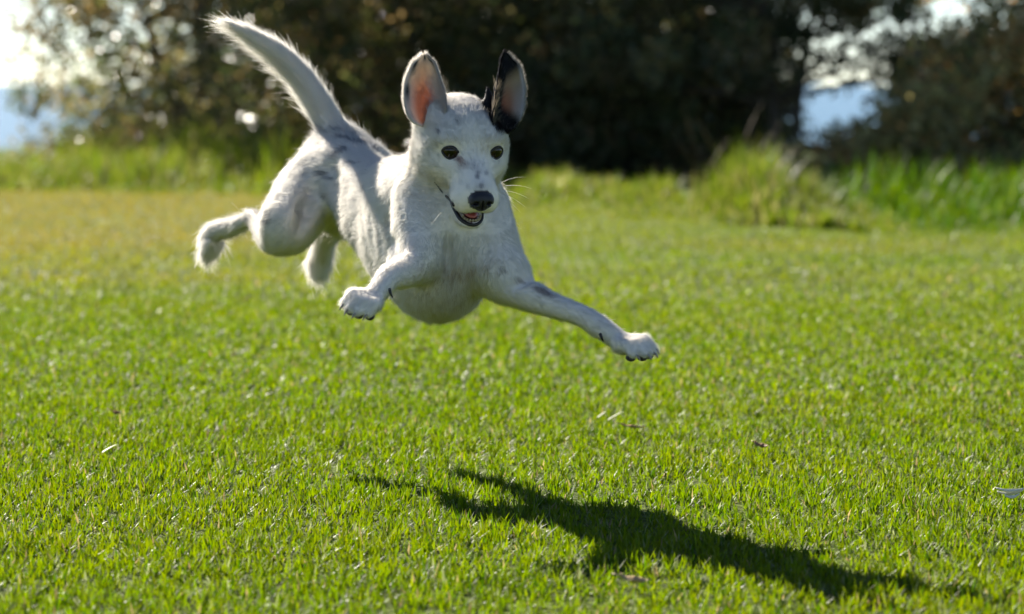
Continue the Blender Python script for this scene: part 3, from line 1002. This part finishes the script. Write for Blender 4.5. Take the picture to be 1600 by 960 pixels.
def tubemesh(P, r, k=8):
    P = np.asarray(P, float); n = len(P); r = np.broadcast_to(r, n)
    t = np.gradient(P, axis=0); t /= np.linalg.norm(t, axis=1, keepdims=True)
    a = np.cross(t, np.array([.3, .2, .93])); a /= np.linalg.norm(a, axis=1, keepdims=True); b = np.cross(t, a)
    ang = np.linspace(0, 2 * math.pi, k, endpoint=False)
    V = (P[:, None] + r[:, None, None] * (a[:, None] * np.cos(ang)[:, None] + b[:, None] * np.sin(ang)[:, None])).reshape(-1, 3)
    I = np.arange(n * k).reshape(n, k)
    q = np.stack([I[:-1], np.roll(I, -1, 1)[:-1], np.roll(I, -1, 1)[1:], I[1:]], -1).reshape(-1, 4)
    V = np.vstack([V, P[0], P[-1]])
    c0 = np.stack([np.roll(I[0], -1), I[0], np.full(k, n * k)], 1); c1 = np.stack([I[-1], np.roll(I[-1], -1), np.full(k, n * k + 1)], 1)
    return V, [q, np.vstack([c0, c1])]


# eyes: dark amber iris, black pupil, wet surface; a black rim round each
m = NT('dog_eye'); ca = m.n('Attribute', attribute_name='Col'); b = m.n('BsdfPrincipled', i_Roughness=.12)
b.inputs['Specular IOR Level'].default_value = .22; b.inputs['Coat Weight'].default_value = .35; b.inputs['Coat Roughness'].default_value = .03
m.l(ca.outputs['Color'], b.inputs['Base Color']); eye_mat = m.surf(b.outputs[0])
rim_mat = simple('dog_dark_skin', (.022, .017, .017), .42, .5)
rim_frames = []
for i in range(2):
    R = frame(eye_dir[i])                                    # columns right, fwd, up
    Rz = np.stack([R[:, 0], R[:, 2], R[:, 1]], 1) * np.array([1, 1, 1])
    V, q, g = ellmesh(eye_c[i], (EYE_R,) * 3, Rz, 32, 24)
    if np.linalg.det(Rz) < 0: q = q[:, ::-1]
    pol = np.arccos(np.clip(g[:, 2], -1, 1))
    C = np.tile(np.array([.018, .012, .010]), (len(V), 1))
    ir = (pol < .85) & (pol >= .40)
    C[ir] = np.array([.024, .012, .0055]) * (1 - .35 * np.abs(pol[ir] - .55) / .25)[:, None]
    C[pol < .40] = .002
    mesh_np('eye', V - DOG_O, q, eye_mat, dog, col=C)
    s = 1 if i == 1 else -1                                  # outer side in the photograph
    rr = R[:, 0] if R[0, 0] > 0 else -R[:, 0]
    rim_frames.append((rr, R[:, 2]))
    a = np.linspace(0, 2 * math.pi, 29)
    wx = .0094 * np.cos(a); wy = .0068 * np.sin(a) * (1 - .42 * np.abs(np.cos(a)) ** 2) + .0014 * s * np.cos(a)
    P = [eye_c[i] + eye_dir[i] * math.sqrt(max((EYE_R + .0002) ** 2 - min(x * x + y * y, (EYE_R * .93) ** 2), 0)) + rr * x + R[:, 2] * y for x, y in zip(wx, wy)]
    V, q = tubemesh(P, .0013, 8)
    mesh_np('eyelid', V - DOG_O, q, rim_mat, dog)

# nose
nf = Field((-.02, .085, -.05), (.02, .125, -.012), .0008)
nf.add(Ell((0, .1035, -.0275), (.0134, .0085, .0082)), .004)
nf.add(Ell((0, .1060, -.0330), (.0085, .0065, .0080)), .006)
for s in (-1, 1):
    nf.add(Ell((s * .0075, .1055, -.0295), (.0060, .0068, .0065)), .003)
    nf.add(Ell((s * .0066, .1130, -.0300), (.0026, .0060, .0023), rot('y', s * 25)), .0015, sub=True)
    nf.add(Ell((s * .0105, .1100, -.0325), (.0034, .0060, .0010), rot('y', s * 30)), .001, sub=True)
nf.add(Ell((0, .1130, -.0345), (.0007, .004, .0080)), .001, sub=True)
NV, NQ = nf.mesh(); NV = smooth_mesh(NV, NQ, 2)
NVw = HEAD_O + NV @ HR.T
if np.linalg.det(HR) < 0: NQ = NQ[:, ::-1]
m = NT('dog_nose'); b = m.n('BsdfPrincipled', i_Roughness=.38); b.inputs['Base Color'].default_value = (.013, .011, .014, 1)
vo = m.n('TexVoronoi', i_Scale=900.0); bp = m.n('Bump', i_Strength=.35, i_Distance=.0006); m.l(vo.outputs['Distance'], bp.inputs['Height']); m.l(bp.outputs[0], b.inputs['Normal'])
mesh_np('nose', NVw - DOG_O, NQ, m.surf(b.outputs[0]), dog)

# mouth: dark lips, tongue, lower teeth
lip_l = [hit(x, y) + np.array([0, -.0005, 0]) for x, y in ((679, 285), (684, 291), (690, 299), (697, 307), (704, 314), (709, 321))]
lower = [H(x, y, z) for x, y, z in ((-.0178, .052, -.0580), (-.0152, .064, -.0630), (-.0118, .0750, -.0665), (-.0062, .0825, -.0680), (0, .0850, -.0685), (.0062, .0825, -.0680), (.0118, .0750, -.0665), (.0150, .064, -.0625), (.0165, .050, -.0560))]
P = spline(np.array(lip_l + lower), 5)
V, q = tubemesh(P, np.interp(np.linspace(0, 1, len(P)), [0, .18, .36, .55, .75, 1], [.0005, .0011, .0017, .0023, .0019, .0008]), 10); mesh_np('lip', V - DOG_O, q, rim_mat, dog)
V, q, g = ellmesh(H(0, .062, -.0615), (.0085, .0190, .0040), HR, 20, 12)
if np.linalg.det(HR) < 0: q = q[:, ::-1]
mesh_np('tongue', V - DOG_O, q, simple('dog_tongue', (.55, .13, .11), .35, .5, .3), dog)
tooth_mat = simple('dog_tooth', (.48, .39, .25), .4, .4, .2)
for j, a in enumerate(np.linspace(-1.25, 1.25, 9)):
    big = 1.7 if j in (0, 8) else 1.0
    V, q, g = ellmesh(H(.0102 * math.sin(a), .0705 + .0112 * math.cos(a), -.0655 + .0006 * big), (.0015, .0010, .0018 * big), HR, 10, 8)
    mesh_np('tooth', V - DOG_O, q, tooth_mat, dog)

# pads and claws
pad_mat = simple('dog_pad', (.05, .042, .042), .7, .3)
claw_mat = simple('dog_claw', (.34, .29, .25), .35, .5)
for toes, R in paws:
    for a, mm_, e in toes:
        V, q, g = ellmesh(e - R[:, 2] * .0052 - R[:, 1] * .0036, (.0047, .0060, .0036), R, 12, 8); mesh_np('toe_pad', V - DOG_O, q, pad_mat, dog)
        P = spline(np.array([e + R[:, 1] * .003, e + R[:, 1] * .0080 - R[:, 2] * .0015, e + R[:, 1] * .0105 - R[:, 2] * .0045]), 4)
        V, q = tubemesh(P, np.linspace(.0017, .0005, len(P)), 7); mesh_np('claw', V - DOG_O, q, claw_mat, dog)
    c = np.mean([t[0] for t in toes], 0)
    V, q, g = ellmesh(c - R[:, 2] * .0085 + R[:, 1] * .004, (.012, .0085, .004), R, 16, 8); mesh_np('paw_pad', V - DOG_O, q, pad_mat, dog)
for (x, y), d in (((608, 452), (.004, -.006, -.011)), ((938, 522), (.003, -.006, -.010))):
    p = hit(x, y); P = spline(np.array([p, p + np.array(d) * .4, p + np.array(d) * .7 + np.array([.001, .002, -.001])]), 4)
    V, q = tubemesh(P, np.linspace(.0021, .0007, len(P)), 7); mesh_np('dewclaw', V - DOG_O, q, rim_mat, dog)

# ------------------------------------------------------------------ dog: fur
def sample(V, Q, dens, n, rng):
    T = np.vstack([Q[:, [0, 1, 2]], Q[:, [0, 2, 3]]])
    ar = np.linalg.norm(np.cross(V[T[:, 1]] - V[T[:, 0]], V[T[:, 2]] - V[T[:, 0]]), axis=1) * dens[T].mean(1)
    k = np.searchsorted(np.cumsum(ar) / ar.sum(), rng.random(n))
    k = np.clip(k, 0, len(T) - 1)
    r1, r2 = np.sqrt(rng.random(n)), rng.random(n)
    Wt = np.stack([1 - r1, r1 * (1 - r2), r1 * r2], 1)
    return T[k], Wt


def interp(A, T, Wt):
    return (A[T] * (Wt[..., None] if A.ndim == 2 else Wt)).sum(1)


def nrm(a):
    return a / np.maximum(np.linalg.norm(a, axis=1, keepdims=True), 1e-9)


def grow(P, N, F, L, lift, rng, clump=.28, rnd=.20, npt=5, lockw=.42):
    n = len(P)
    T = nrm(F - (F * N).sum(1, keepdims=True) * N)
    cl = np.stack([vnoise(P / .010 + 11 * k) for k in range(3)], 1) - .5
    cl2 = np.stack([vnoise(P / .0045 + 31 * k) for k in range(3)], 1) - .5
    T = nrm(T + clump * 1.6 * cl + clump * 1.2 * cl2 + rnd * rng.normal(size=(n, 3)))
    T = nrm(T - .85 * np.minimum((T * N).sum(1, keepdims=True), 0) * N)
    lf = (.76 * lift * (1 + .45 * rng.normal(size=n))).clip(.06, 1.0)[:, None]
    d0 = nrm(N * lf * 1.7 + T)
    d1 = nrm(N * lf * .35 + T + np.array([0, 0, -.15]) + .15 * rng.normal(size=(n, 3)))
    s = np.linspace(0, 1, npt)[None, :, None]
    L = L[:, None, None]
    kd = mathutils.kdtree.KDTree(max(n // 34, 2))
    for i in range(max(n // 34, 2)):
        kd.insert(P[i], i)                     # roots come in random order: the first ones seed the locks
    kd.balance()
    ctr = P[np.array([kd.find(p)[1] for p in P])]
    pull = ctr + T * .002 - P; pull -= (pull * N).sum(1, keepdims=True) * N
    lock = (pull * (lockw * (.3 + .7 * rng.random(n)))[:, None])[:, None] * s ** 1.5
    return lock + P[:, None] - N[:, None] * .0006 + L * (s * d0[:, None] * (1 - .5 * s) + .5 * s * s * d1[:, None])


rng = np.random.default_rng(3)
Hs, Cs, Rs, Ns = [], [], [], []
dens = np.ones(len(BV))
for i in range(2):
    rr, uu = rim_frames[i]
    dx = (BV - eye_c[i]) @ rr; dy = (BV - eye_c[i]) @ uu
    dens[((dx / .0125) ** 2 + (dy / .0088) ** 2 < 1) & ((BV - eye_c[i]) @ eye_dir[i] > 0)] = 0
dens[nose_zone | cav] = 0
dens *= 1 + 1.0 * face
T, Wt = sample(BV, BQ, dens, N_FUR, rng)
P = interp(BV, T, Wt); N = nrm(interp(BN, T, Wt)); F = interp(FL, T, Wt)
keep = np.ones(len(P), bool)
for i in range(2):
    rr, uu = rim_frames[i]
    dx = (P - eye_c[i]) @ rr; dy = (P - eye_c[i]) @ uu
    keep &= ~(((dx / .0118) ** 2 + (dy / .0080) ** 2 < 1) & ((P - eye_c[i]) @ eye_dir[i] > 0))
PXY = project(P)
hp = toH(P)
keep &= ~(hell((0, .079, -.0590), (.0160, .046, .0072), rot('x', -9)).dist(P) < .0004)
for toes, R in paws:
    for a, mm_, e in toes:
        keep &= ~((np.linalg.norm(P - e, axis=1) < .012) & (N @ R[:, 2] < -.45))
P, N, F, T, Wt, PXY, hp = P[keep], N[keep], F[keep], T[keep], Wt[keep], PXY[keep], hp[keep]
L = interp(LEN, T, Wt) * .001 * (.65 + .6 * rng.random(len(P)))
lift = interp(LIFT, T, Wt)
C, blk = coat(P, N, PXY, rng)
tail = (PXY[:, 1] < 205) & (P[:, 1] > 2.8)
under = smoothstep(.2, -.8, N @ unit((.6, 0, .8)))
L = np.where(tail, L * (.75 + .55 * under + .35 * (rng.random(len(P)) < .02)), L)
L[(rng.random(len(P)) < .035) & (hp[:, 1] < -.0)] *= 1.6
foot = (P[:, 1] > 2.93) & (P[:, 2] < .335)
L = np.where(foot, L * (.8 + 1.0 * rng.random(len(P)) ** 2), L)
C = C * (.90 + .10 * rng.random(len(P)))[:, None] * (.95 + .10 * vnoise(P / .006 + 5))[:, None].clip(0, 1.0)
Hs.append(grow(P, N, F, L, lift, rng)); Cs.append(C); Rs.append(np.full(len(P), .00013) * np.where(face[T[:, 0]] > .5, .8, 1.0)); Ns.append(N)

# ear fur: outside close-lying, a pale fringe with the backlit glow painted into the rim hairs, sparse hair inside
for e, dk in ((ear_l, False), (ear_r, True)):
    V, Q = e['V'], e['Q']
    d = np.where(e['inner'] > .5, .30 + .9 * smoothstep(.55, .9, np.abs(e['u'])), 1.0)
    T, Wt = sample(V, Q, d, N_FUR // 22, rng)
    P = interp(V, T, Wt); N = nrm(interp(e['n'], T, Wt)); inn = interp(e['inner'], T, Wt); u = interp(e['u'], T, Wt); v = interp(e['v'], T, Wt)
    side = np.sign(u)[:, None] * np.array(unit((1, .2, 0)))[None]
    F = np.tile(e['up'], (len(P), 1)) + side * smoothstep(.5, 1, np.abs(u))[:, None] * .9
    L = np.where(inn > .5, .0042, .0045) * (.6 + .7 * rng.random(len(P)))
    C = interp(e['C'], T, Wt)
    white = np.where(inn > .5, .45, .0)[:, None]
    C = C + (np.array([.80, .74, .66]) - C) * white * (rng.random(len(P)) < (.40 if not dk else .04))[:, None]
    fr = smoothstep(.86, .97, np.abs(u)) * smoothstep(.0, .1, v)
    C = C + (np.array([.80, .76, .70]) - C) * (fr * (.85 if not dk else .55 * (u > 0)))[:, None]
    C = C * (.8 + .25 * rng.random(len(P)))[:, None]
    Hs.append(grow(P, N, F, L, np.full(len(P), .16), rng, .2, .2)); Cs.append(C); Rs.append(np.full(len(P), .00009)); Ns.append(N)

    # longer pale hair springing from the inner edge across the cup
    hot = e['inner'] * (e['v'] > .12) * (e['v'] < .55) * smoothstep(.05, .5, e['u'] * (1 if not dk else -1))
    n2 = N_FUR // 260
    T, Wt = sample(V, Q, hot, n2, rng)
    P = interp(V, T, Wt); N = nrm(interp(e['n'], T, Wt))
    F = np.tile(e['up'] * .7 + np.array([-.75 if not dk else .75, -.2, 0]), (n2, 1))
    C = np.tile([.80, .75, .68], (n2, 1)) if not dk else np.where((rng.random(n2) < .6)[:, None], np.array([.02, .02, .02]), np.array([.5, .42, .3]))
    Hs.append(grow(P, N, F, .012 * (.5 + .7 * rng.random(n2)), np.full(n2, .25), rng, .25, .25)); Cs.append(C); Rs.append(np.full(n2, .00009)); Ns.append(N)


def hair_object(name, Hh, Cc, Rr, mat, parent, Nn=None):
    n, k = Hh.shape[:2]
    cd = bpy.data.hair_curves.new(name)
    cd.add_curves([k] * n)
    cd.attributes['position'].data.foreach_set('vector', np.ascontiguousarray(Hh - DOG_O, dtype=np.float32).ravel())
    ra = cd.attributes.get('radius') or cd.attributes.new('radius', 'FLOAT', 'POINT')
    taper = np.linspace(1, .12, k) ** .8
    ra.data.foreach_set('value', (Rr[:, None] * taper[None]).astype(np.float32).ravel())
    a = cd.attributes.new('Col', 'FLOAT_COLOR', 'CURVE')
    c4 = np.ones((n, 4), np.float32); c4[:, :3] = Cc
    a.data.foreach_set('color', c4.ravel())
    if Nn is None:
        Nn = np.tile([0, -.3, .95], (n, 1))
    hd = nrm(Hh[:, -1] - Hh[:, 0])
    Nn = nrm(nrm(Nn) + .30 * (hd - (hd * Nn).sum(1, keepdims=True) * Nn) + .12 * np.random.default_rng(1).normal(size=(n, 3)))
    a = cd.attributes.new('coat_normal', 'FLOAT_VECTOR', 'CURVE')
    a.data.foreach_set('vector', np.ascontiguousarray(Nn, dtype=np.float32).ravel())
    cd.materials.append(mat)
    return link(bpy.data.objects.new(name, cd), parent)


m = NT('dog_fur')
ca = m.n('Attribute', attribute_name='Col'); b = m.n('BsdfPrincipled', i_Roughness=.55); b.inputs['Specular IOR Level'].default_value = .22
tr = m.n('BsdfTranslucent'); mx = m.n('MixShader'); mx.inputs[0].default_value = .44
cn = m.n('Attribute', attribute_name='coat_normal'); m.l(cn.outputs['Vector'], b.inputs['Normal'])      # the pelt is lit as a surface, hair by hair
m.l(ca.outputs['Color'], b.inputs['Base Color']); m.l(ca.outputs['Color'], tr.inputs['Color']); m.l(b.outputs[0], mx.inputs[1]); m.l(tr.outputs[0], mx.inputs[2])
fur_mat = m.surf(mx.outputs[0])
tag(hair_object('fur', np.concatenate(Hs), np.concatenate(Cs), np.concatenate(Rs), fur_mat, dog, np.concatenate(Ns)), kind='stuff')

# whiskers
WH = []
for x, y, dx, dy, ln in ((697, 306, -1, .35, .034), (700, 312, -1, .7, .030), (705, 317, -1, .95, .028), (695, 300, -1, .1, .03), (702, 303, -.9, -.05, .026), (709, 322, -.6, 1, .022),
                         (690, 296, -1, -.25, .022), (788, 292, 1, -.3, .036), (787, 298, 1, 0, .032), (786, 303, 1, .3, .028), (788, 286, 1, -.7, .03), (785, 308, 1, .6, .024), (722, 346, -.5, 1, .012), (745, 352, .2, 1, .012)):
    p = hit(min(x, 783) if x > 760 else x, y); d = unit((dx, -.25, -dy * .8)); g = np.array([0, -.2, -1])
    s = np.linspace(0, 1, 7)[:, None]
    WH.append(p + ln * (s * d + .28 * s * s * g))
WH = np.array(WH)
hair_object('whiskers', WH, np.tile([.85, .82, .76], (len(WH), 1)), np.full(len(WH), .00017), fur_mat, dog)
# ================================================================== small things lying on the lawn
def litter_mat(name, col, rough=.7):
    m = NT(name)
    nz = m.n('TexNoise', i_Scale=160.0, i_Detail=5.0); rp_ = m.n('ValToRGB')
    rp_.color_ramp.elements[0].color = (*[c * .55 for c in col], 1); rp_.color_ramp.elements[1].color = (*[min(c * 1.15, .9) for c in col], 1)
    b = m.n('BsdfPrincipled', i_Roughness=rough); m.l(nz.outputs['Fac'], rp_.inputs[0]); m.l(rp_.outputs[0], b.inputs['Base Color'])
    return m.surf(b.outputs[0])


def curl_leaf(name, label, px, py, L, Wd, rz, curl, col, cat='leaf', group=None, z=.014, tilt=.25):
    """A dry leaf: pointed blade with a fold along its midrib, curled up at both ends, 0.6 mm thick, with its stalk."""
    x, y = ground_xy(px, py)
    root = bpy.data.objects.new(name, None); link(root); root.location = (x, y, z); root.rotation_euler = (tilt, .15, rz)
    t = np.linspace(0, 1, 9); V = []
    for k in t:
        w = Wd * .5 * math.sin(math.pi * (.06 + .94 * k) ** .8) ** .9
        zc = curl * L * (2 * k - 1) ** 2
        for u in (-1, -.5, 0, .5, 1):
            V.append([(k - .5) * L, u * w, zc + abs(u) * Wd * .22 + .0012 * math.sin(9 * k + 3 * u)])
    V = np.array(V); I = np.arange(45).reshape(9, 5)
    q = np.stack([I[:-1, :-1], I[1:, :-1], I[1:, 1:], I[:-1, 1:]], -1).reshape(-1, 4)
    W_ = np.vstack([V, V - np.array([0, 0, .0006])])
    rim = np.concatenate([I[:, 0], I[-1, 1:], I[::-1, -1][1:], I[0, ::-1][1:]])
    F = np.vstack([q, q[:, ::-1] + 45, np.stack([rim[1:], rim[:-1], rim[:-1] + 45, rim[1:] + 45], 1)])
    mt = litter_mat('dry_leaf', col)
    mesh_np('leaf_blade', W_, F, mt, root)
    P = np.array([[-.5 * L, 0, curl * L], [-.62 * L, .001, curl * L * 1.1], [-.74 * L, .004, curl * L * .8]])
    Vt, qt = tubemesh(P, np.array([.0009, .0008, .0006]), 6); mesh_np('leaf_stalk', Vt, qt, mt, root)
    tag(root, label, cat, group)


curl_leaf('dry_leaf', 'small curled brown leaf lying on the lawn at the far left', 181, 662, .016, .008, .4, .25, (.22, .12, .06), group='dry leaves on the lawn')
curl_leaf('dry_leaf', 'curled brown leaf on the lawn above the far end of the shadow', 1190, 716, .019, .009, -.3, .22, (.24, .13, .06), group='dry leaves on the lawn')
curl_leaf('dry_leaf', 'tan leaf at the bottom edge below the shadow', 992, 940, .028, .010, .1, .12, (.42, .30, .16), group='dry leaves on the lawn', z=.018)
curl_leaf('dry_leaf', 'tiny pale tan leaf on the lawn below the chest of the dog', 664, 563, .016, .008, .8, .2, (.45, .30, .20), group='dry leaves on the lawn', z=.018)
curl_leaf('dry_leaf', 'pinkish tan leaf at the right edge, level with the outstretched paw', 1593, 577, .018, .010, .2, .2, (.48, .34, .26), group='dry leaves on the lawn', z=.018)
curl_leaf('dry_leaf', 'long straw brown leaf lying right of the two pale clippings', 988, 684, .034, .006, .5, .06, (.40, .27, .14), group='dry leaves on the lawn', z=.014)


def clipping(label, px, py, L, rz):
    x, y = ground_xy(px, py)
    A, F, C = blades(np.array([[0, 0, 0.]]), np.array([L]), np.array([.0036]), np.array([rz]), np.array([1.05]), np.array([.25]), np.array([rz + 1.5]), np.array([[.62, .62, .50]]), 5)
    A = np.vstack([A, A - np.array([0, 0, .0005])]); m_ = len(C)
    F = [np.vstack([f, f[:, ::-1] + m_]) for f in F]
    o = mesh_np('grass_clipping', A, F, grass_mat, col=np.vstack([C, C])); o.location = (x, y, .012)
    tag(o, label, 'clipping', 'pale clippings on the lawn')


clipping('longer pale grass clipping lying on the lawn below the outstretched paw', 950, 670, .026, .45)
clipping('shorter pale grass clipping, left of the longer one below the outstretched paw', 934, 666, .018, .75)
clipping('pale grass clipping lying on the lawn at the far left edge', 160, 722, .022, .6)

# pale straw scrap at the right edge
x, y = ground_xy(1580, 802)
root = bpy.data.objects.new('straw_scrap', None); link(root); root.location = (x, y, .020)
tag(root, 'whitish scrap of dry straw on the lawn at the right edge', 'straw')
sm = litter_mat('pale_straw', (.72, .70, .64))
for a, ln, dz, off in ((.05, .040, .004, 0), (-.35, .030, .002, .004), (.55, .024, -.002, -.006), (.25, .036, .0, .008)):
    t = np.linspace(-.5, .5, 7)[:, None]
    P = t * ln * .8 * np.array([math.cos(a), math.sin(a) * .4, .15 * math.sin(a)]) + np.array([0, off, dz]) + (t * t) * np.array([0, 0, .012])
    V, q = tubemesh(P, np.interp(np.linspace(0, 1, 7), [0, .5, 1], [.0008, .0022, .0006]), 6); mesh_np('straw', V, q, sm, root)

# one daisy far out on the lawn
x, y = ground_xy(1243, 442)
root = bpy.data.objects.new('daisy', None); link(root); root.location = (x, y, 0)
tag(root, 'single small white daisy far out on the lawn to the right', 'flower')
V, q = tubemesh(np.array([[0, 0, 0], [.002, 0, .012], [.0, -.002, .026]]), np.array([.0010, .0009, .0009]), 6); mesh_np('stem', V, q, litter_mat('daisy_stem', (.08, .16, .03)), root)
V, q, g = ellmesh((0, -.002, .0275), (.0035, .0035, .0022), np.eye(3), 12, 8); mesh_np('flower_disc', V, q, litter_mat('daisy_disc', (.65, .42, .03)), root)
pm = litter_mat('daisy_petal', (.80, .78, .74), .6)
for k in range(14):
    a = k / 14 * 2 * math.pi
    Rk = np.stack([[math.cos(a), math.sin(a), .25], [-math.sin(a), math.cos(a), 0], [-.25 * math.cos(a), -.25 * math.sin(a), 1]], 1)
    V, q, g = ellmesh(np.array([.0075 * math.cos(a), -.002 + .0075 * math.sin(a), .0285]), (.0058, .0018, .0005), Rk, 8, 6); mesh_np('petal', V, q, pm, root)
